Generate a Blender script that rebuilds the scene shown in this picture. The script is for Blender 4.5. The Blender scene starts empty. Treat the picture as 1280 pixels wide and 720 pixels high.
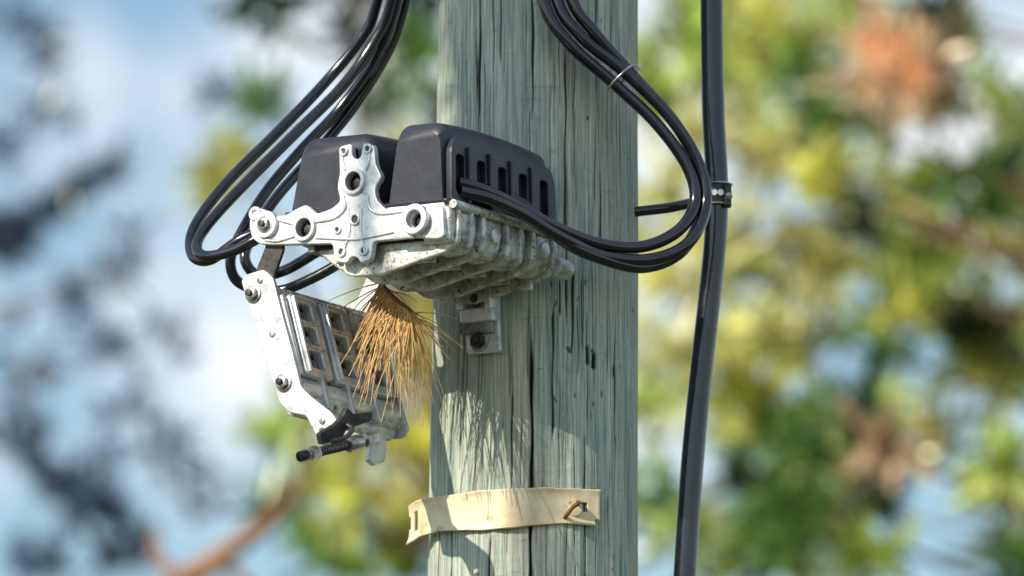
import bpy, bmesh, math, random
import numpy as np
from mathutils import Vector, Matrix
random.seed(3); rng=np.random.default_rng(7)
scene=bpy.context.scene
PITCH=math.radians(12); D=10.0
SP,CP=math.sin(PITCH),math.cos(PITCH)
ZC=1.6+D*SP
CAM=Vector((0,-D*CP,1.6))
DV=Vector((0,CP,SP)); UV=Vector((0,-SP,CP)); XV=Vector((1,0,0))
def ray(px,py): return DV*D+XV*((px-640)/1000)+UV*((360-py)/1000)
def at(px,py,y):
    r=ray(px,py); t=(y-CAM.y)/r.y; return CAM+r*t
def hit(px,py,P,n):
    r=ray(px,py); t=(P-CAM).dot(n)/r.dot(n); return CAM+r*t
SUN=Vector((-1.16,-1.0,.90)).normalized()

# ------------------------------------------------------------ materials
def nmat(name,c1,c2,scale=20,rough=.6,metal=0,bump=.2,stretch=(1,1,1),c3=None,lo=.35,hi=.65,bscale=None,bdist=.001,spec=.5,spots=None):
    m=bpy.data.materials.new(name); m.use_nodes=True; nt=m.node_tree; N=nt.nodes; L=nt.links
    b=N['Principled BSDF']; b.inputs['Roughness'].default_value=rough; b.inputs['Metallic'].default_value=metal
    b.inputs['Specular IOR Level'].default_value=spec
    tc=N.new('ShaderNodeTexCoord'); mp=N.new('ShaderNodeMapping'); mp.inputs['Scale'].default_value=stretch
    L.new(tc.outputs['Object'],mp.inputs['Vector'])
    n=N.new('ShaderNodeTexNoise'); n.inputs['Scale'].default_value=scale; n.inputs['Detail'].default_value=6; n.inputs['Roughness'].default_value=.65
    L.new(mp.outputs[0],n.inputs['Vector'])
    r=N.new('ShaderNodeValToRGB'); r.color_ramp.elements[0].position=lo; r.color_ramp.elements[1].position=hi
    r.color_ramp.elements[0].color=(*c1,1); r.color_ramp.elements[1].color=(*c2,1)
    if c3:
        e=r.color_ramp.elements.new((lo+hi)/2); e.color=(*c3,1)
    L.new(n.outputs['Fac'],r.inputs['Fac'])
    out=r.outputs['Color']
    n2=N.new('ShaderNodeTexNoise'); n2.inputs['Scale'].default_value=bscale or scale*4; n2.inputs['Detail'].default_value=4
    L.new(mp.outputs[0],n2.inputs['Vector'])
    for sp in (spots or []):
        sc,col,th=sp
        n3=N.new('ShaderNodeTexNoise'); n3.inputs['Scale'].default_value=sc; n3.inputs['Detail'].default_value=5; n3.inputs['Roughness'].default_value=.7
        L.new(tc.outputs['Object'],n3.inputs['Vector'])
        r3=N.new('ShaderNodeValToRGB'); r3.color_ramp.elements[0].position=th; r3.color_ramp.elements[1].position=th+.06
        L.new(n3.outputs['Fac'],r3.inputs['Fac'])
        mx=N.new('ShaderNodeMix'); mx.data_type='RGBA'; L.new(r3.outputs['Color'],mx.inputs[0]); L.new(out,mx.inputs[6]); mx.inputs[7].default_value=(*col,1)
        out=mx.outputs[2]
    L.new(out,b.inputs['Base Color'])
    rr=N.new('ShaderNodeMapRange'); rr.inputs['To Min'].default_value=max(0.05,rough-.12); rr.inputs['To Max'].default_value=min(1,rough+.12)
    L.new(n2.outputs['Fac'],rr.inputs['Value']); L.new(rr.outputs[0],b.inputs['Roughness'])
    bp=N.new('ShaderNodeBump'); bp.inputs['Strength'].default_value=bump; bp.inputs['Distance'].default_value=bdist
    L.new(n2.outputs['Fac'],bp.inputs['Height']); L.new(bp.outputs[0],b.inputs['Normal'])
    return m
M_alu=nmat('cast_aluminium',(.46,.47,.49),(.82,.84,.86),45,.40,.5,.4,c3=(.66,.68,.71),bscale=350,bdist=.0007,spots=[(70,(.22,.20,.16),.65)])
M_alul=nmat('lichen_aluminium',(.30,.30,.29),(.82,.83,.82),60,.48,.35,.7,c3=(.60,.61,.61),bscale=260,bdist=.0013,spots=[(90,(.38,.35,.13),.57),(140,(.08,.07,.06),.59),(22,(.15,.14,.13),.62)])
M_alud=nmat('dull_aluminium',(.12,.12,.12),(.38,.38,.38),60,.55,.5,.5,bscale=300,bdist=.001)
M_steel=nmat('steel',(.25,.23,.21),(.55,.55,.55),80,.32,.8,.3)
M_dark=nmat('opening_shade_black',(.006,.006,.008),(.015,.015,.017),60,.8,0,.2)  # near-black that paints the shade inside holes and slots
M_blk=nmat('black_plastic_cover',(.012,.014,.022),(.030,.034,.054),30,.36,0,.3,bscale=500,bdist=.0006,spots=[(60,(.07,.07,.085),.69)])
M_cable=nmat('black_cable',(.004,.005,.010),(.010,.012,.024),40,.18,0,.10,bscale=90,bdist=.0004,spec=.8)
M_iron=nmat('dark_iron',(.025,.025,.027),(.09,.085,.08),60,.5,.6,.3)
M_rust=nmat('rusty_iron',(.12,.045,.02),(.30,.13,.06),90,.8,.2,.4)
M_strap=nmat('cream_plastic',(.66,.52,.30),(.88,.79,.58),12,.42,0,.3,c3=(.80,.70,.47),bscale=70,bdist=.0012,spots=[(26,(.58,.42,.21),.59),(110,(.30,.18,.08),.67)])
M_need=nmat('dry_needles',(.52,.27,.08),(.84,.58,.24),60,.5,0,.1)
M_por=nmat('cream_contact',(.45,.40,.30),(.68,.62,.48),60,.5,0,.2)
M_bark=nmat('pine_bark',(.14,.08,.05),(.34,.20,.12),6,.9,0,.6,stretch=(2,2,.6),bdist=.02)
M_bough=nmat('reddish_bark',(.16,.08,.04),(.42,.22,.12),5,.9,0,.5,bdist=.02)  # orange-brown bark tone for the low left bough
M_ground=nmat('grass_ground',(.03,.05,.015),(.09,.10,.035),.6,.95,0,.5,bscale=8,bdist=.05)

# ------------------------------------------------------------ helpers
def link(ob,mat=None,parent=None,smooth=True,ang=35):
    scene.collection.objects.link(ob)
    if mat is not None:
        ob.data.materials.clear(); ob.data.materials.append(mat)
    if parent is not None:
        ob.parent=parent; ob.matrix_parent_inverse=Matrix.Translation(parent.location).inverted()
    if smooth and ob.type=='MESH' and len(ob.data.polygons):
        ob.data.polygons.foreach_set('use_smooth',[True]*len(ob.data.polygons))
        ob.data.set_sharp_from_angle(angle=math.radians(ang))
    return ob
def empty(name,loc):
    e=bpy.data.objects.new(name,None); e.location=loc; e.empty_display_size=.1
    scene.collection.objects.link(e); return e
def frame(O,X,Y,Z):
    return Matrix(((X.x,Y.x,Z.x,O.x),(X.y,Y.y,Z.y,O.y),(X.z,Y.z,Z.z,O.z),(0,0,0,1)))
def circ(x,y,r,n=24): return [(x+r*math.cos(2*math.pi*i/n),y+r*math.sin(2*math.pi*i/n)) for i in range(n)]
def rrect(x0,y0,x1,y1,r,n=5):
    pts=[]
    for cx,cy,a0 in ((x1-r,y1-r,0),(x0+r,y1-r,90),(x0+r,y0+r,180),(x1-r,y0+r,270)):
        for i in range(n+1):
            a=math.radians(a0+90*i/n); pts.append((cx+r*math.cos(a),cy+r*math.sin(a)))
    return pts
def roundpoly(pts,r):
    out=[];n=len(pts)
    for i in range(n):
        p0=Vector(pts[i-1]);p1=Vector(pts[i]);p2=Vector(pts[(i+1)%n])
        a=p0-p1;b=p2-p1
        rr=min(r,a.length*.45,b.length*.45)
        s=p1+a.normalized()*rr; e=p1+b.normalized()*rr
        for t in (0,.25,.5,.75,1):
            q=s*(1-t)**2+p1*2*t*(1-t)+e*t*t; out.append((q.x,q.y))
    return out
def plate(name,outline,holes,thick,F,mat,parent,z=0,bev=1.0):
    cu=bpy.data.curves.new(name,'CURVE'); cu.dimensions='2D'; cu.fill_mode='BOTH'
    cu.extrude=max(.0001,(thick/2-bev)*.001); cu.bevel_depth=bev*.001; cu.bevel_resolution=2; cu.offset=-bev*.001
    for loop in [outline]+holes:
        s=cu.splines.new('POLY'); s.points.add(len(loop)-1); s.use_cyclic_u=True
        for i,(x,y) in enumerate(loop): s.points[i].co=(x*.001,y*.001,0,1)
    tmp=bpy.data.objects.new('tmp',cu); scene.collection.objects.link(tmp)
    bpy.context.view_layer.update()
    me=bpy.data.meshes.new_from_object(tmp.evaluated_get(bpy.context.evaluated_depsgraph_get()))
    bpy.data.objects.remove(tmp); bpy.data.curves.remove(cu)
    me.transform(F@Matrix.Translation((0,0,z*.001)))
    me.name=name
    return link(bpy.data.objects.new(name,me),mat,parent,ang=30)
def box(name,F,lo,hi,mat,parent,bev=1.5):
    bm=bmesh.new(); bmesh.ops.create_cube(bm,size=1)
    for v in bm.verts:
        v.co=Vector([(lo[i]+hi[i])/2+v.co[i]*(hi[i]-lo[i]) for i in range(3)])
    if bev: bmesh.ops.bevel(bm,geom=bm.edges[:],offset=bev,segments=3,affect='EDGES',profile=.5)
    bmesh.ops.scale(bm,vec=(.001,)*3,verts=bm.verts)
    bmesh.ops.transform(bm,matrix=F,verts=bm.verts)
    me=bpy.data.meshes.new(name); bm.to_mesh(me); bm.free()
    return link(bpy.data.objects.new(name,me),mat,parent,ang=30)
def cyl(name,p0,p1,r,mat,parent,seg=28,bev=.0,r2=None):
    d=p1-p0; bm=bmesh.new()
    bmesh.ops.create_cone(bm,cap_ends=True,segments=seg,radius1=r,radius2=r if r2 is None else r2,depth=d.length)
    if bev:
        es=[e for e in bm.edges if len(e.link_faces)==2 and abs(e.verts[0].co.z-e.verts[1].co.z)<1e-6]
        bmesh.ops.bevel(bm,geom=es,offset=bev,segments=2,affect='EDGES',profile=.5)
    R=d.to_track_quat('Z','Y').to_matrix().to_4x4(); R.translation=(p0+p1)/2
    bmesh.ops.transform(bm,matrix=R,verts=bm.verts)
    me=bpy.data.meshes.new(name); bm.to_mesh(me); bm.free()
    return link(bpy.data.objects.new(name,me),mat,parent,ang=40)
def bolt(name,P,n,r,h,parent,mat=None):
    cyl(name+'_washer',P,P+n*.0025,r*1.35,M_steel,parent,24,.0005)
    cyl(name+'_head',P+n*.0025,P+n*(.0025+h),r,mat or M_steel,parent,6,.0008)
    cyl(name+'_stud',P+n*(.0025+h),P+n*(.0025+h*1.7),r*.5,M_iron,parent,14,.0005)
def catmull(P,k=10):
    P=[2*P[0]-P[1]]+P+[2*P[-1]-P[-2]]; out=[]
    for i in range(1,len(P)-2):
        for j in range(k):
            t=j/k
            out.append(.5*((2*P[i])+(P[i+1]-P[i-1])*t+(2*P[i-1]-5*P[i]+4*P[i+1]-P[i+2])*t*t+(3*P[i]-P[i-1]-3*P[i+1]+P[i+2])*t**3))
    out.append(P[-2]); return out
def tubes(name,paths,r,mat,parent=None,res=4,taper=None):
    cu=bpy.data.curves.new(name,'CURVE'); cu.dimensions='3D'; cu.bevel_depth=1.0 if taper else r; cu.bevel_resolution=res; cu.use_fill_caps=True
    for pts in paths:
        s=cu.splines.new('POLY'); s.points.add(len(pts)-1)
        for i,q in enumerate(pts):
            s.points[i].co=(*q,1)
            if taper:
                t=i/(len(pts)-1); s.points[i].radius=r*(1-t)+taper*t
    tmp=bpy.data.objects.new('tmp',cu); scene.collection.objects.link(tmp); bpy.context.view_layer.update()
    me=bpy.data.meshes.new_from_object(tmp.evaluated_get(bpy.context.evaluated_depsgraph_get()))
    bpy.data.objects.remove(tmp); bpy.data.curves.remove(cu); me.name=name
    return link(bpy.data.objects.new(name,me),mat,parent,ang=60)
def npmesh(name,V,F):
    me=bpy.data.meshes.new(name); nv=len(V); nf=len(F); k=F.shape[1]
    me.vertices.add(nv); me.vertices.foreach_set('co',V.astype(np.float32).ravel())
    me.loops.add(nf*k); me.loops.foreach_set('vertex_index',F.astype(np.int32).ravel())
    me.polygons.add(nf); me.polygons.foreach_set('loop_start',np.arange(0,nf*k,k,dtype=np.int32))
    me.polygons.foreach_set('loop_total',np.full(nf,k,dtype=np.int32))
    me.update(calc_edges=True); return me

# ------------------------------------------------------------ pole
def pole_c(z): return .0298+.0075*(z-ZC)
def pole_r(z): return .1272-.0070*(z-ZC)
phf=np.linspace(-math.pi/2,math.pi/2,560); phb=np.linspace(math.pi/2,1.5*math.pi,60)[1:-1]
ph=np.concatenate([phf,phb]); zz=np.concatenate([np.linspace(-.3,ZC-.5,14)[:-1],np.linspace(ZC-.5,ZC+.5,380),np.linspace(ZC+.5,8.2,14)[1:]])
PH,ZZ=np.meshgrid(ph,zz)
disp=np.zeros_like(PH); crk=np.zeros_like(PH)
disp+=.0014*np.sin(3*PH+ZZ*2)+.0009*np.sin(9*PH+1.3*np.sin(ZZ*5))+.0005*np.sin(31*PH+2*np.sin(ZZ*4))+.0003*np.sin(67*PH+3*np.sin(ZZ*3+1))
def crack(px,py0,py1,w,dep,slant=0,wig=1.0,dark=1.0):
    global disp,crk
    P0=at(px,py0,-.11);P1=at(px,py1,-.11); zt,zb=P0.z,P1.z; z0=(zt+zb)/2
    s=max(-.98,min(.98,(P0.x-pole_c(z0))/pole_r(z0))); f0=math.asin(s)
    a,b,c=[random.uniform(0,6) for _ in range(3)]
    fc=f0+wig*(.010*np.sin(ZZ*7+a)+.006*np.sin(ZZ*23+b)+.004*np.sin(ZZ*71+c))+slant*(ZZ-z0)
    dist=np.abs(PH-fc)*.127
    t=(ZZ-zb)/(zt-zb); env=np.clip(np.minimum(t,1-t)*8,0,1)
    ww=w*.001*(.45+.55*env)*(1+.35*np.sin(ZZ*40+a))
    g=np.exp(-(dist/ww)**2)*env
    disp-=g*dep*.001; crk=np.maximum(crk,np.clip(g*1.3*dark,0,1))
crack(600,-60,170,1.6,5); crack(663,400,900,2.0,8); crack(665,-50,160,1.1,2.5); crack(706,40,420,1.2,2.5,dark=.9)
crack(776,20,340,1.0,2.5); crack(690,380,560,1.1,2.5,slant=.02); crack(752,200,330,1.0,2); crack(640,480,640,.9,2,dark=.8)
crack(574,455,560,1.0,2); crack(556,300,470,1.0,2); crack(770,380,560,.9,2); crack(736,430,458,2.2,3,wig=2); crack(743,438,462,3.4,3.5,slant=.4)
crack(612,660,800,1.0,2); crack(730,560,800,.9,2,dark=.8); crack(786,560,800,1.0,2); crack(562,600,780,1.0,2)
crack(625,-50,90,.9,1.5,dark=.8); crack(745,-60,120,.9,1.5,dark=.8); crack(715,330,450,1.4,3); crack(728,345,440,1.0,2); crack(700,350,400,1.5,2)
for i in range(120):
    x=random.uniform(545,795); y=random.uniform(-40,740); l=random.uniform(25,200)
    crack(x,y,y+l,random.uniform(.4,.7),random.uniform(.5,1.6),slant=random.uniform(-.02,.02),dark=random.uniform(.3,.85))
for i in range(30):
    x=random.uniform(690,795); y=random.uniform(340,560) if i<20 else random.uniform(0,720); l=random.uniform(4,12)
    crack(x,y,y+l,random.uniform(1.0,2.2),1.2,slant=random.uniform(-5,5),dark=random.uniform(.4,.85))
R=pole_r(ZZ)+disp
V=np.stack([pole_c(ZZ)+R*np.sin(PH),-R*np.cos(PH),ZZ],-1).reshape(-1,3)
nr,nc=PH.shape; I=np.arange(nr*nc).reshape(nr,nc); J=np.roll(I,-1,1)
F=np.stack([I[:-1],J[:-1],J[1:],I[1:]],-1).reshape(-1,4)
me=npmesh('utility_pole',V,F)
at_=me.attributes.new('crack','FLOAT','POINT'); at_.data.foreach_set('value',crk.ravel().astype(np.float32))
bm=bmesh.new(); bm.from_mesh(me); bm.verts.ensure_lookup_table()
bm.faces.new([bm.verts[i] for i in I[-1]]); bm.to_mesh(me); bm.free()
m=bpy.data.materials.new('weathered_green_wood'); m.use_nodes=True; nt=m.node_tree; N=nt.nodes; L=nt.links; b=N['Principled BSDF']
b.inputs['Roughness'].default_value=.8; b.inputs['Specular IOR Level'].default_value=.3
tc=N.new('ShaderNodeTexCoord')
def noise(scale,st,det=6,ro=.6):
    mp=N.new('ShaderNodeMapping'); mp.inputs['Scale'].default_value=st; L.new(tc.outputs['Object'],mp.inputs[0])
    n=N.new('ShaderNodeTexNoise'); n.inputs['Scale'].default_value=scale; n.inputs['Detail'].default_value=det; n.inputs['Roughness'].default_value=ro
    L.new(mp.outputs[0],n.inputs[0]); return n.outputs['Fac']
def ramp(f,st):
    r=N.new('ShaderNodeValToRGB')
    while len(r.color_ramp.elements)<len(st): r.color_ramp.elements.new(.5)
    for e,(p_,c) in zip(r.color_ramp.elements,st): e.position=p_; e.color=(*c,1)
    L.new(f,r.inputs[0]); return r.outputs[0]
def mix(f,a,b_,mode='MIX'):
    x=N.new('ShaderNodeMix'); x.data_type='RGBA'; x.blend_type=mode
    if isinstance(f,float): x.inputs[0].default_value=f
    else: L.new(f,x.inputs[0])
    for s,k in ((a,6),(b_,7)):
        if isinstance(s,tuple): x.inputs[k].default_value=(*s,1)
        else: L.new(s,x.inputs[k])
    return x.outputs[2]
g1=noise(1,(60,60,3)); g2=noise(1,(330,330,9),8,.7); g3=noise(1,(9,9,3)); g4=noise(1,(90,90,150),5,.7); g5=noise(1,(9,9,2.6),6,.7); g6=noise(1,(25,25,90),6,.75)
base=ramp(g1,[(.3,(.39,.50,.45)),(.5,(.55,.62,.55)),(.7,(.69,.69,.59))])
base=mix(ramp(g2,[(.38,(.88,.88,.88)),(.60,(0,0,0))]),base,(.17,.22,.19))
base=mix(ramp(g3,[(.45,(0,0,0)),(.75,(.6,.6,.6))]),base,(.62,.53,.39))
base=mix(ramp(g5,[(.50,(0,0,0)),(.66,(.60,.60,.60))]),base,(.25,.31,.28))
base=mix(ramp(g6,[(.58,(0,0,0)),(.72,(.55,.55,.55))]),base,(.20,.19,.15))
base=mix(ramp(g4,[(.65,(0,0,0)),(.72,(.8,.8,.8))]),base,(.06,.05,.04))
ca=N.new('ShaderNodeAttribute'); ca.attribute_name='crack'
base=mix(ca.outputs['Fac'],base,(.008,.008,.008))
L.new(base,b.inputs['Base Color'])
ad=N.new('ShaderNodeMath'); ad.operation='MULTIPLY_ADD'; L.new(g2,ad.inputs[0]); ad.inputs[1].default_value=.6; L.new(g6,ad.inputs[2])
bp=N.new('ShaderNodeBump'); bp.inputs['Strength'].default_value=.6; bp.inputs['Distance'].default_value=.003; L.new(ad.outputs[0],bp.inputs['Height']); L.new(bp.outputs[0],b.inputs['Normal'])
link(bpy.data.objects.new('utility_pole',me),m,None,ang=180)

# ------------------------------------------------------------ strap on pole
zs=at(640,634,-.13).z; hgt=.0470
prof=[]
for f in np.linspace(36,-90,90):
    f_=math.radians(f); ex=.003+.022*max(0,(-f-38)/54)**1.3+ (.004*max(0,(f-26)/10))+.0007*math.sin(f*.33)
    r_=pole_r(zs)+ex; prof.append((pole_c(zs)+r_*math.sin(f_),-r_*math.cos(f_),math.sin(f_),-math.cos(f_)))
nu=len(prof); nv=17
bm=bmesh.new(); G=[]
for i,(x,y,nx,ny) in enumerate(prof):
    w=.5-.03*math.sin(i*.12)-.006*math.sin(i*.51)
    row=[]
    for j in range(nv):
        q=abs(j/(nv-1)-.5)*2
        curl=.003*q**4*(1+.5*math.sin(i*.23+ (3 if j>8 else 0)))
        row.append(bm.verts.new((x+nx*curl,y+ny*curl,zs+hgt*(j/(nv-1)-.5)*(2*w)+.002*math.sin(i*.09+1))))
    G.append(row)
for i in range(nu-1):
    for j in range(nv-1):
        if 5<=i<=11 and 6<=j<=9: continue
        if 80<=i<=83 and 4<=j<=11: continue
        if i>=87 and 6<=j<=10: continue
        if i<=1 and j in (0,1,2): continue
        bm.faces.new((G[i][j],G[i+1][j],G[i+1][j+1],G[i][j+1]))
strap=empty('plastic_strap',(pole_c(zs),0,zs))
me=bpy.data.meshes.new('band'); bm.to_mesh(me); bm.free()
ob=link(bpy.data.objects.new('band',me),M_strap,strap,ang=50)
md=ob.modifiers.new('s','SOLIDIFY'); md.thickness=.003; md.offset=0
md=ob.modifiers.new('b','BEVEL'); md.width=.0008; md.segments=2
tubes('bent_nail',[catmull([at(722,627,-.118),at(722,630,-.138),at(716,634,-.141),at(709,643,-.137),at(706,647,-.128)])],.0026,M_rust,strap)
cyl('nail_washer',at(719,636,-.123),at(719,636,-.129),.009,M_strap,strap,20,.001)

# ------------------------------------------------------------ switch frame
tau=math.radians(3)
e2=Vector((.577,.8167,0)).normalized()
e1=Vector((-e2.y*math.cos(tau),e2.x*math.cos(tau),math.sin(tau))); e3=e2.cross(e1).normalized()
O=at(555,300,-.37)
def D3(a,b,c): return O+(e1*a+e2*b+e3*c)*.001
F_ac=frame(O,e1,e3,e2)
def fl(px,py,b=0):
    P=hit(px,py,D3(0,b,0),e2)-O; return (P.dot(e1)*1000,P.dot(e3)*1000)
def dbox(name,lo,hi,mat,par,bev=1.5):
    return box(name,F_ac,(lo[0],lo[2],lo[1]),(hi[0],hi[2],hi[1]),mat,par,bev)
sw=empty('fuse_switch_disconnector',D3(120,110,40))
out_px=[(556,258),(484,262),(473,250),(471,236),(480,222),(472,206),(470,182),(456,179),(454,196),(449,200),(443,197),(442,180),(426,184),(427,216),(424,236),(428,252),(416,262),(398,268),(385,256),(372,262),(358,270),(345,270),(336,264),(326,260),(316,267),(314,282),(317,298),(327,306),(345,307),(400,306),(418,305),(421,328),(437,330),(441,322),(449,322),(453,330),(466,326),(469,303),(520,297),(548,300),(558,296)]
outl=roundpoly([fl(*q) for q in out_px],5)
holes=[circ(*fl(446,228),12),circ(*fl(384,286),12),circ(*fl(525,276),10),circ(*fl(337,282),6,18)]
plate('side_casting',outl,holes,9,F_ac,M_alu,sw,z=0,bev=1.6)
plate('far_side_casting',list(outl),[circ(*fl(384,286),12)],8,F_ac,M_alu,sw,z=228,bev=1.5)
def ring(name,px,py,ro,ri,b0,b1,mat=M_alu):
    a,c=fl(px,py); plate(name,circ(a,c,ro,32),[circ(a,c,ri,28)],b1-b0,F_ac,mat,sw,z=(b0+b1)/2,bev=1.2)
ring('boss_ring_a',446,228,17,11.5,-9,-2); ring('boss_ring_b',384,286,17,11.5,-9,-2); ring('boss_ring_c',525,276,19,11,-14,-2); ring('boss_ring_d',337,282,17,8,-10,-2)
ring('boss_ring_e',322,268,9,4,-7,-2)
for nm,(px,py) in {'screw_a':(446,228),'screw_b':(384,286),'screw_c':(525,276)}.items():
    a,c=fl(px,py); cyl(nm+'_shade_disc',D3(a,6,c),D3(a,9,c),.013,M_dark,sw); cyl(nm,D3(a,0,c),D3(a,7,c),.006,M_iron,sw,6,.0006)  # solid dark disc behind each hole paints its inner shade
a,c=fl(337,282); bolt('pivot_bolt',D3(a,-8,c),-e2,.0085,.005,sw)
cyl('pivot_rod',D3(a,6,c),D3(a,226,c),.006,M_steel,sw)
def ribpath(name,pts,r=2.2,b=-4.5,mat=M_alu):
    P=[D3(fl(*q)[0],b,fl(*q)[1]) for q in pts]; tubes(name,[catmull(P,6)],r*.001,mat,sw,3)
ribpath('rib_1',[(508,265),(480,268),(466,262),(462,246)]); ribpath('rib_2',[(508,288),(470,296),(448,300),(420,299),(398,298)])
ribpath('rib_3',[(370,281),(352,276),(345,275)]); ribpath('rib_4',[(371,296),(350,302),(335,301)]); ribpath('rib_5',[(432,246),(434,262),(420,274),(398,278)])
ribpath('rib_6',[(430,190),(432,204),(434,214)],1.8); ribpath('rib_7',[(465,188),(464,204),(460,214)],1.8)
ribpath('rib_8',[(438,262),(440,290),(430,322)],1.8); ribpath('rib_9',[(455,262),(454,290),(460,320)],1.8)
for i,(px,py,r) in enumerate([(433,190,4.5),(463,187,4.5),(430,316,5),(458,314,5),(447,275,6),(425,288,4)]):
    ring('fastener_ring_%d'%i,px,py,r+2,r-1.5,-7,-3); a,c=fl(px,py); cyl('fastener_core_%d'%i,D3(a,-5,c),D3(a,1,c),(r-1)*.001,M_iron,sw,12)
box('plate_block',F_ac,(40,4,-8),(70,16,-2),M_alu,sw,1.5)

# body
dbox('tray_deck',(6,6,34),(232,222,50),M_alu,sw,3)
dbox('body_wall',(10,6,0),(20,222,40),M_alul,sw,2)
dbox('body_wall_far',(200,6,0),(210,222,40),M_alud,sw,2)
dbox('inner_shade_sheet',(20,8,4),(200,220,10),M_dark,sw,1)  # solid dark sheet standing in for shade inside the body
dbox('corner_block',(-6,2,-2),(34,16,44),M_alul,sw,5)
prof=roundpoly([(-8,46),(-11,20),(-9,-4),(12,-13),(55,-22),(105,-34),(150,-32),(182,-12),(205,4),(232,14),(232,40),(180,44)],8)
for i,bb in enumerate((18,70,122,174,220)):
    plate('phase_barrier_%d'%i,prof,[],8,F_ac,M_alul,sw,z=bb,bev=2.6)
for i in range(4):
    b0=22+i*52
    sh=roundpoly([(-4,44),(-5,16),(-1,-2),(10,-8),(34,-10),(38,-2),(28,4),(28,44)],7)
    plate('phase_shell_%d'%i,sh,[],34,F_ac,M_alul,sw,z=b0+22,bev=6)
    if i%2==0: dbox('shell_web_%d'%i,(-10,b0+19,-4),(4,b0+24,42),M_alul,sw,2)
    else: cyl('shell_boss_%d'%i,D3(-2,b0+22,22),D3(-9,b0+22,22),.010,M_alu,sw,20,.002)
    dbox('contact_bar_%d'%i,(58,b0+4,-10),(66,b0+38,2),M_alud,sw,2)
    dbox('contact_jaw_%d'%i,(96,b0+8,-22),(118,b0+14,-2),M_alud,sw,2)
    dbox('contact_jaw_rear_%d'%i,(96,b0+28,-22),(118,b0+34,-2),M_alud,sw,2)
    dbox('long_rail_%d'%i,(44,b0+20,-16),(170,b0+26,-4),M_alul,sw,2)
dbox('underside_lip',(160,8,-16),(168,222,-2),M_alul,sw,2)
tubes('lip_rail',[[D3(-8,4,45),D3(-8,224,45)]],.0055,M_alul,sw,3)
cyl('end_boss',D3(-6,222,6),D3(-6,250,6),.0125,M_alu,sw,30,.002)
cyl('end_boss_cap',D3(-6,250,6),D3(-6,254,6),.009,M_alud,sw,30,.001)
dbox('lower_tab',(22,214,-22),(38,219,-6),M_alu,sw,1)

def cover(name,a0,a1,b0,b1,c0,c1,r,draft,mat,crown=4):
    rows=[]
    nb=26
    for k in range(nb+1):
        t=k/nb; bb=b0+(b1-b0)*t
        edge=min(t,1-t)*(b1-b0); ins=0
        if edge<10: ins=10-math.sqrt(max(0,100-(10-edge)**2))
        d=draft
        hi=c1-ins-crown*(abs(2*t-1)**2)
        top=rrect(a0+d+ins*.4,c0+20,a1-d-ins*.4,hi,min(r,(a1-a0)/2-d-1),8)
        tp=top[:18]
        pts=[(a1-ins*.3,c0)]+tp+[(a0+ins*.3,c0)]
        rows.append([D3(x,bb,y) for x,y in pts])
    bm=bmesh.new(); G=[[bm.verts.new(p) for p in r_] for r_ in rows]
    n=len(G[0])
    for k in range(nb):
        for j in range(n):
            bm.faces.new((G[k][j],G[k+1][j],G[k+1][(j+1)%n],G[k][(j+1)%n]))
    bm.faces.new(G[0]); bm.faces.new(G[-1][::-1]); bmesh.ops.recalc_face_normals(bm,faces=bm.faces)
    me=bpy.data.meshes.new(name); bm.to_mesh(me); bm.free()
    return link(bpy.data.objects.new(name,me),mat,sw,ang=40)
cover('terminal_cover_near',4,90,3,226,50,154,20,6,M_blk,6)
cover('terminal_cover_far',106,242,8,226,50,150,24,9,M_blk,6)
vX=e2; up=(D3(10,0,140)-D3(4,0,50)).normalized(); vZ=vX.cross(up).normalized()
Fv=frame(D3(3,0,48),vX,up,vZ)
sgn=1 if vZ.dot(-e1)>0 else -1
slots=[rrect(13+44*i,12,31+44*i,60,6) for i in range(5)]
plate('vent_shroud',roundpoly([(4,-6),(226,-6),(222,60),(214,78),(14,82),(4,66)],6),slots,9,Fv,M_blk,sw,z=5.2*sgn,bev=1.2)
for i in range(4):
    lo=(35+44*i,0,(9 if sgn>0 else -14)); hi_=(40+44*i,72,(14 if sgn>0 else -9))
    box('shroud_rib_%d'%i,Fv,lo,hi_,M_blk,sw,1.6)
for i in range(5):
    box('slot_shade_sheet_%d'%i,Fv,(12+44*i,11,.2 if sgn>0 else -1.2),(32+44*i,61,1.2 if sgn>0 else -.2),M_dark,sw,0)  # thin black sheets, slot shade given by colour
dbox('cover_flange',(-7,4,48),(96,228,53),M_blk,sw,1.5)
dbox('cover_flange_far',(100,6,49),(248,228,54),M_blk,sw,1.5)

# ---- mounting bracket
br=sw
dbox('back_mount',(84,222,-70),(134,236,30),M_alud,br,2)
hX=Vector((-e2.y,e2.x,0)); Pb=Vector((pole_c(ZC),0,0))-e2*(.1345); Pb.z=at(603,400,-.1).z
Fb=frame(Pb,hX,Vector((0,0,1)),e2)
def bl(px,py,off=0):
    P=hit(px,py,Pb-e2*off,e2)-Pb; return (P.dot(hX)*1000,P.z*1000)
plate('bracket_plate',roundpoly([bl(*q) for q in [(574,350),(624,350),(624,388),(627,440),(586,444),(582,398),(576,390)]],4),[],7,Fb,M_alu,br,z=0,bev=1.2)
plate('bracket_step',roundpoly([bl(*q) for q in [(583,388),(624,386),(625,403),(584,407)]],3),[],16,Fb,M_alu,br,z=-8,bev=2.5)
plate('bracket_upper_flange',roundpoly([bl(*q) for q in [(582,352),(590,352),(590,390),(582,392)]],2),[],20,Fb,M_alu,br,z=-10,bev=1.5)
plate('bracket_upper_flange_b',roundpoly([bl(*q) for q in [(617,352),(624,352),(624,388),(617,390)]],2),[],20,Fb,M_alu,br,z=-10,bev=1.5)
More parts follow.
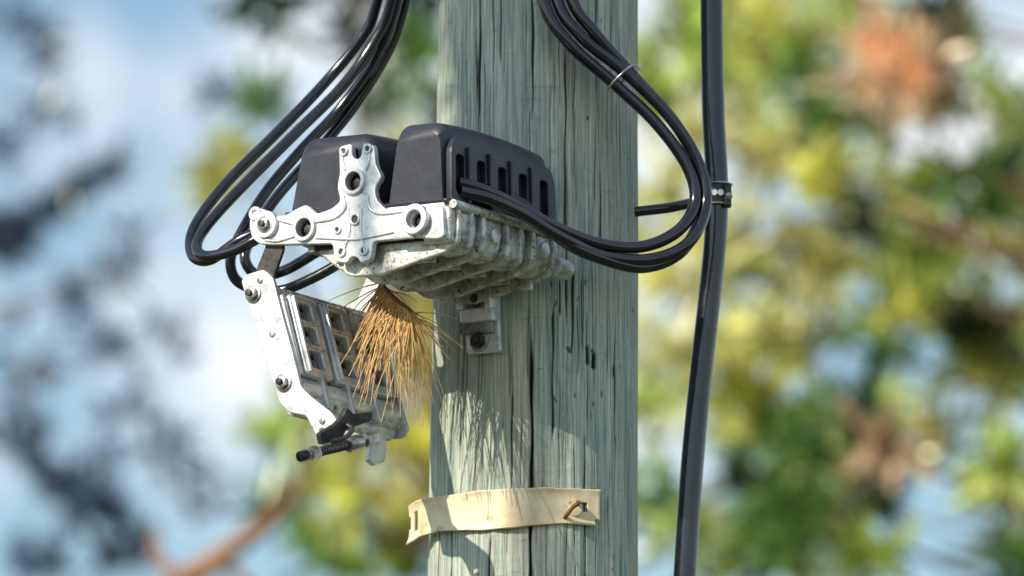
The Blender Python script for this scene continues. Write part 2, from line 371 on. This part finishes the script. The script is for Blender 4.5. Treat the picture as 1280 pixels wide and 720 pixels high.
for nm,q,r in (('bracket_bolt',(602,427),.0100),('bracket_bolt_upper',(602,376),.011)):
    x,y=bl(*q); bolt(nm,Pb+hX*x*.001+Vector((0,0,y*.001))-e2*.0035,-e2,r,.007,br,M_iron)

# ------------------------------------------------------------ open lid (fuse carrier)
th=math.radians(19)
lv=(-e1*math.sin(th)-e3*math.cos(th)).normalized(); tv=(e1*math.cos(th)-e3*math.sin(th)).normalized()
LO=hit(346,362,D3(0,0,0),e2)
F_lt=frame(LO,lv,tv,e2); F_bl=frame(LO,e2,lv,tv)
def L3(l,b,t): return LO+(lv*l+e2*b+tv*t)*.001
def ll(px,py,b=0):
    P=hit(px,py,LO+e2*b*.001,e2)-LO; return (P.dot(lv)*1000,P.dot(tv)*1000)
lid=sw; BW=208
lp=[(303,352),(308,344),(331,337),(343,348),(351,380),(366,436),(378,484),(392,498),(416,516),(424,528),(426,548),(403,558),(392,535),(384,520),(362,516),(350,502),(334,450),(316,392)]
lo_=roundpoly([ll(*q) for q in lp],5)
plate('carrier_side_plate',lo_,[circ(*ll(404,540),4)],6,F_lt,M_alu,lid,z=0,bev=1.2)
fp=[(303,352),(308,344),(331,337),(343,348),(351,380),(366,436),(378,484),(384,502),(378,514),(362,516),(350,502),(334,450),(316,392)]
plate('carrier_side_plate_far',roundpoly([ll(*q) for q in fp],5),[],6,F_lt,M_alu,lid,z=BW+2,bev=1.2)
for i,(px,py) in enumerate([(319,368),(357,479)]):
    x,y=ll(px,py); bolt('carrier_bolt_%d'%i,LO+(lv*x+tv*y)*.001-e2*.003,-e2,.0085,.006,lid)
for px,py in [(327,351),(342,418),(405,527)]:
    x,y=ll(px,py); P=LO+(lv*x+tv*y)*.001; cyl('carrier_pin',P-e2*.005,P-e2*.002,.004,M_steel,lid,16,.0006)
for nm,z in (('hinge_link',6),('hinge_link_far',BW+8)):
    kk=roundpoly([ll(*q) for q in [(328,272),(345,272),(352,310),(338,350),(330,366),(312,356),(318,336),(330,306)]],5)
    plate(nm,kk,[],5,F_lt,M_iron if z<100 else M_alu,lid,z=z,bev=1)
box('carrier_back',F_bl,(2,4,10),(BW,142,16),M_alu,lid,2)
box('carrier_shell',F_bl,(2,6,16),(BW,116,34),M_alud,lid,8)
for c in range(3):
    b0=14+c*64
    hs=[rrect(b0+14,13+k*32,b0+42,37+k*32,5) for k in range(3)]
    plate('fuse_frame_%d'%c,rrect(b0,4,b0+55,113,7),hs,15,F_bl,M_alu,lid,z=1,bev=2.2)
    box('fuse_shade_sheet_%d'%c,F_bl,(b0+4,10,7.0),(b0+50,108,9.5),M_dark,lid,0)  # black backing colours in the shade of the fuse windows
    for k in range(3):
        box('clip_%d_%d'%(c,k),F_bl,(b0+16,16+k*32,0),(b0+25,29+k*32,8),M_por if (k+c)%2 else M_alu,lid,1.5)
        box('clip_b_%d_%d'%(c,k),F_bl,(b0+30,21+k*32,2),(b0+39,35+k*32,8),M_alud,lid,1.5)
    box('frame_edge_%d'%c,F_bl,(b0+3,8,-11),(b0+8,110,-5),M_alu,lid,1.5)
    for k in (0,1): box('frame_bar_%d_%d'%(c,k),F_bl,(b0+4,38.5+k*32,-9),(b0+50,43.5+k*32,-4),M_alul,lid,1.5)
box('carrier_edge',F_bl,(3,6,-4),(11,114,10),M_alu,lid,2.5)
box('carrier_top_rail',F_bl,(2,-5,0),(BW,3,16),M_alul,lid,2.5)
cyl('carrier_barrel',L3(128,2,10),L3(128,BW,10),.014,M_alu,lid,30,.003)
cyl('carrier_barrel_b',L3(148,6,20),L3(148,BW-4,20),.011,M_alu,lid,30,.002)
box('carrier_barrel_web',F_bl,(4,114,2),(BW-1,150,18),M_alul,lid,3)
for i,b0 in enumerate((44,96,150)):
    box('barrel_rib_%d'%i,F_bl,(b0,108,-6),(b0+6,154,28),M_alu,lid,2)
plate('foot_lug',roundpoly([(132,142),(180,142),(182,170),(168,196),(146,204),(134,198),(148,174),(134,162)],4),[],8,F_bl,M_alu,lid,z=16,bev=1.5)
A=at(374,571,-.39); B=at(472,547,-.31)
rod=lambda s:A+(B-A)*s
cyl('latch_rod',rod(0),rod(1),.0050,M_steel,lid,20,.0008)
for s0,s1,r in ((0,.1,.0065),(.14,.24,.0085),(.62,.78,.0095),(.84,.98,.009)):
    cyl('rod_nut',rod(s0),rod(s1),r,M_steel if s0 else M_iron,lid,6 if s0 in(.14,.84) else 20,.001)
for s in np.linspace(.26,.6,12): cyl('rod_thread',rod(s),rod(s+.012),.0060,M_iron,lid,16)
X=(at(470,520,-.34)-at(400,548,-.40)).normalized(); Z=X.cross(UV).normalized(); Y=Z.cross(X)
FL=frame(at(398,546,-.40),X,Y,Z)
plate('latch_lever',roundpoly([(0,-10),(34,-12),(44,-4),(88,-5),(92,5),(60,11),(52,22),(44,14),(30,8),(0,4)],3),[],8,FL,M_iron,lid,z=0,bev=1)
tubes('latch_spring',[catmull([at(424,526,-.37),at(440,536,-.38),at(430,548,-.39),at(414,552,-.40)])],.003,M_iron,lid)

# ------------------------------------------------------------ cables
cr=.0068
def cab(pts): return catmull([at(*q) for q in pts],14)
left=[
 cab([(560,-420,-.14),(520,-150,-.10),(490,0,-.02),(468,52,.0),(428,108,.0),(372,164,-.02),(308,228,-.07),(262,278,-.11),(246,306,-.13),(256,320,-.15),(290,314,-.17),(325,297,-.185),(352,288,-.18)]),
 cab([(570,-420,-.15),(501,-150,-.08),(472,0,.0),(450,50,.02),(402,108,.03),(342,170,.0),(282,230,-.05),(243,284,-.09),(240,318,-.11),(262,325,-.13),(300,300,-.15),(345,280,-.16)]),
 cab([(577,-420,-.14),(528,-140,-.09),(494,10,-.01),(470,72,.02),(425,136,.04),(378,186,.03),(334,238,.0),(302,290,-.02),(288,326,-.02),(300,354,-.01),(345,364,-.01),(390,348,-.03),(440,320,-.05)]),
 cab([(590,-420,-.13),(538,-140,-.07),(506,4,.02),(484,66,.04),(440,136,.05),(394,192,.05),(346,246,.03),(318,290,.02),(306,322,.01),(322,344,.01),(356,338,.0),(398,314,-.03)]),
]
lc=empty('cable_bundle',at(400,150,0))
for i,pth in enumerate(left): tubes('cable_%d'%(i+1),[pth],cr,M_cable,lc,6)
right=[
 cab([(640,-420,-.15),(662,-120,-.15),(679,0,-.156),(711,54,-.157),(767,104,-.14),(820,154,-.13),(859,208,-.125),(869,252,-.125),(848,288,-.14),(804,308,-.165),(750,305,-.21),(690,282,-.262),(640,254,-.302),(600,236,-.338),(572,228,-.352)]),
 cab([(645,-420,-.15),(678,-120,-.15),(695,-4,-.152),(727,46,-.155),(783,92,-.14),(837,146,-.13),(873,204,-.12),(882,256,-.12),(861,303,-.14),(814,324,-.165),(754,320,-.21),(696,294,-.262),(650,266,-.30),(610,248,-.335),(574,239,-.356)]),
 cab([(650,-420,-.15),(692,-120,-.15),(713,-6,-.152),(744,42,-.15),(794,98,-.13),(845,156,-.120),(874,214,-.108),(877,266,-.108),(852,314,-.13),(804,334,-.165),(748,322,-.215),(706,302,-.25),(670,270,-.262),(644,250,-.262),(622,240,-.258)]),
]
rc=empty('cable_loop',at(830,180,-.13))
for i,pth in enumerate(right): tubes('cable_%d'%(i+1),[pth],.0076,M_cable,rc,6)
T0=at(776,97,-.139); tdir=(at(800,118,-.139)-at(756,78,-.139)).normalized()
s1=tdir.cross(Vector((0,1,0))).normalized(); s2=Vector((0,1,0))
tubes('wire_tie',[[T0+tdir*(.0012*math.sin(k*.4))+s1*math.cos(k/24*6.2832)*.0205+s2*math.sin(k/24*6.2832)*.0225 for k in range(26)]],.0017,M_steel,rc,3)
tubes('wire_tie_tail',[[T0+s1*.020,T0+s1*.025+tdir*.004,T0+s1*.024+tdir*.012]],.0015,M_steel,rc,3)

dc=empty('service_cable',at(893,243,-.02))
pts=[(880,-900,-.02),(886,-300,-.02),(889,-60,-.02),(890,60,-.02),(892,150,-.02),(896,230,-.02),(894,300,-.02),(886,380,-.02),(877,460,-.02),(868,550,-.02),(861,640,-.02),(855,740,-.02),(848,900,-.02)]
W=[at(*q) for q in pts]; W+= [Vector((.19,-.02,2.2)),Vector((.185,-.02,1.2)),Vector((.18,-.02,-.05))]
tubes('jacket',[catmull(W,12)],.0142,M_cable,dc,8)
K0=at(896,258,-.02);K1=at(897,230,-.02)
cyl('clamp_band',K0,K1,.0172,M_iron,dc,36,.001)
kd=(K1-K0)
for i in range(14):
    an=i/14*6.2832; n=Vector((math.cos(an),math.sin(an),0)); P=K0+kd*.5+n*.0172
    cyl('clamp_hole',P-n*.001,P+n*.0009,.0040,M_alu,dc,12)
for s in (.04,.96): tubes('clamp_edge',[[K0+kd*s+Vector((math.cos(k/24*6.2832),math.sin(k/24*6.2832),0))*.0174 for k in range(25)]],.0014,M_steel,dc,2)
Fk=Matrix.Translation(at(910,245,-.03))
box('clamp_buckle',Fk,(-5,-9,-14),(4,9,14),M_iron,dc,2)
cyl('clamp_screw',at(911,245,-.042),at(911,245,-.034),.005,M_steel,dc,6,.0006)
tubes('standoff_arm',[catmull([at(785,266,-.02),at(800,264,-.02),at(840,259,-.02),at(888,248,-.01)])],.0064,M_cable,dc,5)

# ------------------------------------------------------------ dry pine needles
nd=[]
twig=catmull([at(476,352,-.13),at(484,364,-.17),at(494,374,-.21),at(512,388,-.22),at(516,404,-.22)])
for i in range(185):
    s=random.random(); base=twig[int(s*(len(twig)-1))]
    ang=random.gauss(-92+(s-.5)*36,30)
    Lg=random.uniform(.05,.125)*(1 if abs(ang+92)<30 else .62)
    d=Vector((math.cos(math.radians(ang)),random.uniform(-.45,.2),math.sin(math.radians(ang)))).normalized()
    side=Vector((random.uniform(-.5,.5),random.uniform(-.6,.6),-1))
    cv=random.uniform(.05,.45)
    nd.append([base+d*Lg*t*(1-.3*cv*t)+side*Lg*cv*t*t for t in (0,.25,.5,.75,1)])
nn=empty('dry_pine_needles',at(490,390,-.2))
tubes('needles',nd,.00092,M_need,nn,1,taper=.0004)
tubes('twig',[twig],.0026,M_rust,nn,2)

# ------------------------------------------------------------ foliage
def foliage_mat(name,trans=.42,gloss=.07):
    m=bpy.data.materials.new(name); m.use_nodes=True; nt=m.node_tree; N=nt.nodes; L=nt.links; N.clear()
    o=N.new('ShaderNodeOutputMaterial'); df=N.new('ShaderNodeBsdfDiffuse'); tr=N.new('ShaderNodeBsdfTranslucent'); gl=N.new('ShaderNodeBsdfGlossy'); gl.inputs['Roughness'].default_value=.3; gl.inputs[0].default_value=(.95,.95,.8,1)
    at=N.new('ShaderNodeAttribute'); at.attribute_name='tint'
    n=N.new('ShaderNodeTexNoise'); n.inputs['Scale'].default_value=5; tc=N.new('ShaderNodeTexCoord'); L.new(tc.outputs['Object'],n.inputs[0])
    mr=N.new('ShaderNodeMapRange'); mr.inputs['From Min'].default_value=.3; mr.inputs['From Max'].default_value=.7; mr.inputs['To Min'].default_value=.35; mr.inputs['To Max'].default_value=1.65; L.new(n.outputs['Fac'],mr.inputs['Value'])
    vm=N.new('ShaderNodeVectorMath'); vm.operation='SCALE'; L.new(at.outputs['Color'],vm.inputs[0]); L.new(mr.outputs[0],vm.inputs['Scale'])
    L.new(vm.outputs[0],df.inputs[0]); L.new(vm.outputs[0],tr.inputs[0])
    m1=N.new('ShaderNodeMixShader'); m1.inputs[0].default_value=trans; L.new(df.outputs[0],m1.inputs[1]); L.new(tr.outputs[0],m1.inputs[2])
    m2=N.new('ShaderNodeMixShader'); m2.inputs[0].default_value=gloss; L.new(m1.outputs[0],m2.inputs[1]); L.new(gl.outputs[0],m2.inputs[2]); L.new(m2.outputs[0],o.inputs[0])
    return m
M_fol=foliage_mat('pine_foliage')
def tufts(name,C,rad,col,K,parent,wfac=.09,mat=None):
    n=len(C); C=np.repeat(C,K,0); r=np.repeat(rad,K)[:,None]*rng.uniform(.5,1.1,(n*K,1)); col=np.repeat(col,K,0)*rng.uniform(.7,1.3,(n*K,1))
    d=rng.normal(size=(n*K,3)); d[:,2]+=.35; d/=np.linalg.norm(d,axis=1)[:,None]
    s=np.cross(d,rng.normal(size=d.shape)); s/=np.linalg.norm(s,axis=1)[:,None]
    w=r*wfac
    V=np.stack([C+d*r*.1-s*w,C+d*r*.1+s*w,C+d*r+s*w*.35,C+d*r-s*w*.35],1).reshape(-1,3)
    F=np.arange(n*K*4).reshape(-1,4)
    me=npmesh(name,V,F); a=me.attributes.new('tint','FLOAT_COLOR','POINT')
    cc=np.concatenate([np.repeat(np.clip(col,0,.9),4,0),np.ones((n*K*4,1))],1).astype(np.float32); a.data.foreach_set('color',cc.ravel())
    return link(bpy.data.objects.new(name,me),mat or M_fol,parent,smooth=False)
PAL={'y':(.66,.66,.15),'Y':(.88,.84,.33),'g':(.16,.31,.07),'m':(.42,.52,.12),'d':(.022,.055,.028),'o':(.88,.58,.38),'b':(.025,.05,.11),'c':(.08,.15,.26)}  # 'c' is haze blue painted onto sparse tufts
def tree(name,base,height,clusters,K=12,tr=.14,per=1.0,limbfrac=.3):
    e=empty(name,base)
    path=[base+Vector((math.sin(i*1.1)*.06,math.cos(i*.9)*.05,height*i/10)) for i in range(11)]
    tubes('trunk',[path],tr,M_bark,e,5,taper=tr*.18)
    limbs=[];C=[];Rr=[];Col=[]
    for (c,R,n,k) in clusters:
        if random.random()<limbfrac:
            zt=min(max(c.z-R*.9-.2*(Vector((c.x-base.x,c.y-base.y,0)).length),.8),height*.98)
            s=base+Vector((0,0,zt)); mid=(s+c)/2+Vector((random.uniform(-.2,.2),random.uniform(-.2,.2),-.12))
            limbs.append(catmull([s,mid,c],4))
        n=int(n*per); q=rng.normal(size=(n,3)); q/=np.linalg.norm(q,axis=1)[:,None]; q*=(rng.uniform(0,1,(n,1))**.45)
        q[:,2]*=.75
        C.append(np.array(c)[None]+q*R); Rr.append(rng.uniform(.09,.19,n))
        Col.append(np.array(PAL[k])[None]*rng.uniform(.55,1.4,(n,1))*np.ones((n,3)))
    tubes('limbs',limbs,.028,M_bark,e,2,taper=.006)
    tufts('needles',np.concatenate(C),np.concatenate(Rr),np.concatenate(Col),K,e,.11)
def cl(px,py,Rp,y,k,dens=1.0):
    s=(y+9.78)/9.78; P=at(px,py,y+random.uniform(-.5,.5)); R=Rp/1000*s
    return (P,R,max(5,int(dens*520*R*R)),k)
def scr(P): v=P-CAM; t=v.dot(DV); return v.x/t*10000+640, 360-v.dot(UV)/t*10000
def crown(base,h,z0,rad,n,keys):
    o=[]
    for i in range(n):
        z=random.uniform(z0,h); rr=rad*(1-(z-z0)/(h-z0)*.75); a=random.uniform(0,6.283); q=rr*random.uniform(.35,1)
        P=base+Vector((q*math.cos(a),q*math.sin(a),z)); u,w=scr(P)
        if -80<u<1360 and -80<w<800: continue
        o.append((P,random.uniform(.3,.5),22,random.choice(keys)))
    return o
yA=13.0
ca_=[cl(*q) for q in [
 (905,90,55,yA,'Y'),(960,40,60,yA,'y'),(860,60,50,yA,'m'),(960,190,60,yA,'Y'),(890,180,35,yA,'Y'),(1050,230,60,yA,'y'),(1035,150,50,yA,'g'),(1000,110,40,yA,'g'),
 (860,330,60,yA,'Y'),(945,300,60,yA,'Y'),(1040,320,60,yA,'Y'),(1140,220,60,yA,'m'),(1215,250,60,yA,'g'),(1150,320,55,yA,'m'),(1120,150,40,yA,'m'),
 (1200,130,45,yA,'g'),(1180,30,55,yA,'d'),(1090,30,50,yA,'m'),(1270,150,50,yA,'m'),(860,440,60,yA,'Y'),(940,420,60,yA,'Y'),(1020,430,60,yA,'y'),
 (1100,440,50,yA,'g'),(1215,400,40,yA,'d'),(1260,320,50,yA,'y'),(1250,470,60,yA,'y'),(930,520,60,yA,'y'),(1010,560,60,yA,'g'),(1090,560,50,yA,'g'),
 (1000,660,70,yA,'g'),(930,610,45,yA,'d'),(1060,690,60,yA,'m'),(880,690,60,yA,'m'),(830,620,60,yA,'g'),(1250,590,50,yA,'m'),(1100,640,40,yA,'d'),(1260,690,50,yA,'g'),
 (815,520,50,yA,'m'),(820,240,40,yA,'y'),(810,130,50,yA,'m'),(960,700,50,yA,'d'),(1180,560,40,yA,'y'),(1060,500,40,yA,'d'),(1130,380,36,yA,'y'),(1080,270,30,yA,'d',.8),(1240,220,30,yA,'d',.8)]]
ca_+=[cl(1110,75,44,12.2,'o',3.0),cl(1150,108,36,12.2,'o',3.0),cl(1085,100,26,12.2,'o',2.6),cl(1105,560,20,12.2,'o',1.0)]
bA=Vector((3.4,yA,0)); ca_+=crown(bA,12,3.0,2.6,100,'mmgyd')
tree('pine_tree',bA,13,ca_)
yB=20.0
cb=[cl(random.uniform(800,1330),random.uniform(-40,760),random.uniform(45,75),yB,random.choice('yggmmYYd'),.7) for _ in range(50)]
cb=[c for c in cb if all(math.hypot(scr(c[0])[0]-gx,scr(c[0])[1]-gy)>gr for gx,gy,gr in ((1245,55,80),(1180,480,60),(1185,650,80)))]
bB=Vector((5.5,yB,0)); cb+=crown(bB,14,3,3,80,'mgd')
tree('pine_tree',bB,15,cb,K=10,tr=.17,limbfrac=.12)
yC=15.0
cc_=[cl(*q) for q in [(520,395,42,yC,'y',1),(470,350,26,yC,'y',.6),(525,470,44,yC,'Y',1),(500,640,60,yC,'Y'),(430,610,50,yC,'y',1),(380,590,38,yC,'Y',.9),(520,700,50,yC,'m'),(450,690,50,yC,'y'),(400,520,35,yC,'y',.7),(440,470,30,yC,'y',.6),
 (350,640,34,yC,'g',.7),(480,560,50,yC,'y',1),(560,560,60,yC,'m'),(620,690,60,yC,'m'),(560,330,40,yC,'g',.6),(340,540,24,yC,'m',.5),(480,130,45,yC,'g',.7),(520,60,50,yC,'g',.9),(440,50,38,yC,'d',.8),(370,10,36,yC,'d',.9),(500,190,36,yC,'y',.7),
 (320,0,30,yC,'d',.6),(300,190,22,yC,'y',.5),(262,232,24,yC,'y',.5),(330,130,24,yC,'g',.4),(520,0,40,yC,'d'),(540,140,40,yC,'g',.8),(450,-20,40,yC,'d'),(530,230,40,yC,'m',.6),(390,660,40,yC,'g',.6),(420,710,36,yC,'g',.8)]]
bC=Vector((-.15,yC+.4,0)); cc_+=crown(bC,13,2.5,1.6,60,'mgd')
tree('pine_tree',bC,6.3,cc_,tr=.10,limbfrac=.2)
eL=empty('tree_branch',at(250,700,13.5))
tubes('bough',[catmull([at(150,860,13.6),at(215,745,13.6),at(270,700,13.5),at(340,650,13.4),at(380,600,13.4)],6)],.055,M_bough,eL,4,taper=.014)
tubes('twigs',[catmull([at(270,700,13.5),at(300,720,13.5),at(330,760,13.5)],5),catmull([at(230,730,13.5),at(200,700,13.5),at(190,660,13.5)],5)],.025,M_bough,eL,3,taper=.008)
yD=26.0  # far pine; its thin 'c' clumps carry haze in their colour
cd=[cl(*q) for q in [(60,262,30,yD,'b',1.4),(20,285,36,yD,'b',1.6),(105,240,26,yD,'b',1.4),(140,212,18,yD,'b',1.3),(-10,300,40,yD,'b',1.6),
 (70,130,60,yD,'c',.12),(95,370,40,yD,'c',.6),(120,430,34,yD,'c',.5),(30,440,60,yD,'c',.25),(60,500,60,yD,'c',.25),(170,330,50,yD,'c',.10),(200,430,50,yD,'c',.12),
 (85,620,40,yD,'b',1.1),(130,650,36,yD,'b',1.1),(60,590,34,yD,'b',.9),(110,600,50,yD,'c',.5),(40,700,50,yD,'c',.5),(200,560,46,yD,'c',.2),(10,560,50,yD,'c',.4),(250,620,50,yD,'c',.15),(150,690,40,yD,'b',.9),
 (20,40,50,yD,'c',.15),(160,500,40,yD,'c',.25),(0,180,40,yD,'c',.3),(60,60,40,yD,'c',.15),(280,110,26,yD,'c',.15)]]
bD=Vector((-4.2,yD,0)); cd+=crown(bD,16,3,2.6,60,'bdc')
tree('pine_tree',bD,17,cd,tr=.2,limbfrac=0.12)

# unseen pine added toward the sun, its boughs shaped to dapple the upper pole
bE=Vector((-3.5,-3.4,0)); eE=empty('pine_tree',bE)
tubes('trunk',[[bE+Vector((math.sin(i)*.03,math.cos(i*1.3)*.03,.9*i)) for i in range(11)]],.15,M_bark,eE,6,taper=.03)
Cn=[]
for i in range(360):
    P=at(random.uniform(530,800),random.uniform(-560,275),-.11)
    Cn.append(P+SUN*random.uniform(3.4,4.1))
cen=sum(Cn,Vector())/len(Cn)
lm=[catmull([bE+Vector((0,0,cen.z-.9)),(bE+Vector((0,0,cen.z-.4))+cen)/2-Vector((.1,0,.3)),cen+Vector((.05,0,-.2+.35*k))],5) for k in range(3)]
tubes('limbs',lm,.03,M_bark,eE,3,taper=.008)
ex=[bE+Vector((random.gauss(0,.7),random.gauss(0,.7),random.uniform(7.0,9.5))) for _ in range(900)]
Cn=np.array([list(q) for q in Cn+[q for q in ex if q.x<-3.2]])
tufts('needles',Cn,rng.uniform(.045,.07,len(Cn)),np.array([[.06,.10,.04]])*rng.uniform(.6,1.4,(len(Cn),1)),16,eE,.12)

# ------------------------------------------------------------ ground
bm=bmesh.new(); bmesh.ops.create_grid(bm,x_segments=80,y_segments=80,size=1500)
for v in bm.verts:
    r_=v.co.length
    if r_>60: v.co.z=1.5*math.sin(v.co.x*.01)*math.cos(v.co.y*.012)
me=bpy.data.meshes.new('ground'); bm.to_mesh(me); bm.free(); link(bpy.data.objects.new('ground',me),M_ground)

# ------------------------------------------------------------ light, sky
sl=bpy.data.lights.new('sun','SUN'); sl.energy=5; sl.angle=math.radians(.5); sl.color=(1,.89,.71)
so=bpy.data.objects.new('sun',sl); so.rotation_euler=SUN.to_track_quat('Z','Y').to_euler(); so.location=(-5,-5,12); scene.collection.objects.link(so)
w=bpy.data.worlds.new('World'); scene.world=w; w.use_nodes=True; nt=w.node_tree; N=nt.nodes; L=nt.links
bg=N['Background']; sky=N.new('ShaderNodeTexSky'); sky.sky_type='NISHITA'; sky.sun_disc=False
sky.sun_elevation=math.asin(SUN.z); sky.sun_rotation=math.atan2(SUN.x,SUN.y); sky.air_density=1.4; sky.dust_density=.2
tc=N.new('ShaderNodeTexCoord'); n=N.new('ShaderNodeTexNoise'); n.inputs['Scale'].default_value=20; n.inputs['Detail'].default_value=4; L.new(tc.outputs['Generated'],n.inputs[0])
r=N.new('ShaderNodeValToRGB'); r.color_ramp.elements[0].position=.45; r.color_ramp.elements[1].position=.66; L.new(n.outputs['Fac'],r.inputs[0])
tn=N.new('ShaderNodeMix'); tn.data_type='RGBA'; tn.blend_type='MULTIPLY'; tn.inputs[0].default_value=1; L.new(sky.outputs[0],tn.inputs[6]); tn.inputs[7].default_value=(.86,1.0,1.14,1)
mx=N.new('ShaderNodeMix'); mx.data_type='RGBA'; L.new(r.outputs[0],mx.inputs[0]); L.new(tn.outputs[2],mx.inputs[6]); mx.inputs[7].default_value=(9.4,9.5,9.7,1)
L.new(mx.outputs[2],bg.inputs[0]); bg.inputs[1].default_value=.12
# ------------------------------------------------------------ camera
cd_=bpy.data.cameras.new('camera'); cd_.sensor_width=36; cd_.lens=281.25; cd_.clip_start=.1; cd_.clip_end=4000
cd_.dof.use_dof=True; cd_.dof.focus_distance=9.76; cd_.dof.aperture_fstop=5.0; cd_.dof.aperture_blades=0
co=bpy.data.objects.new('camera',cd_); co.location=CAM; co.rotation_euler=(math.pi/2+PITCH,0,0); scene.collection.objects.link(co); scene.camera=co
scene.view_settings.view_transform='Standard'; scene.view_settings.look='None'; scene.view_settings.exposure=0
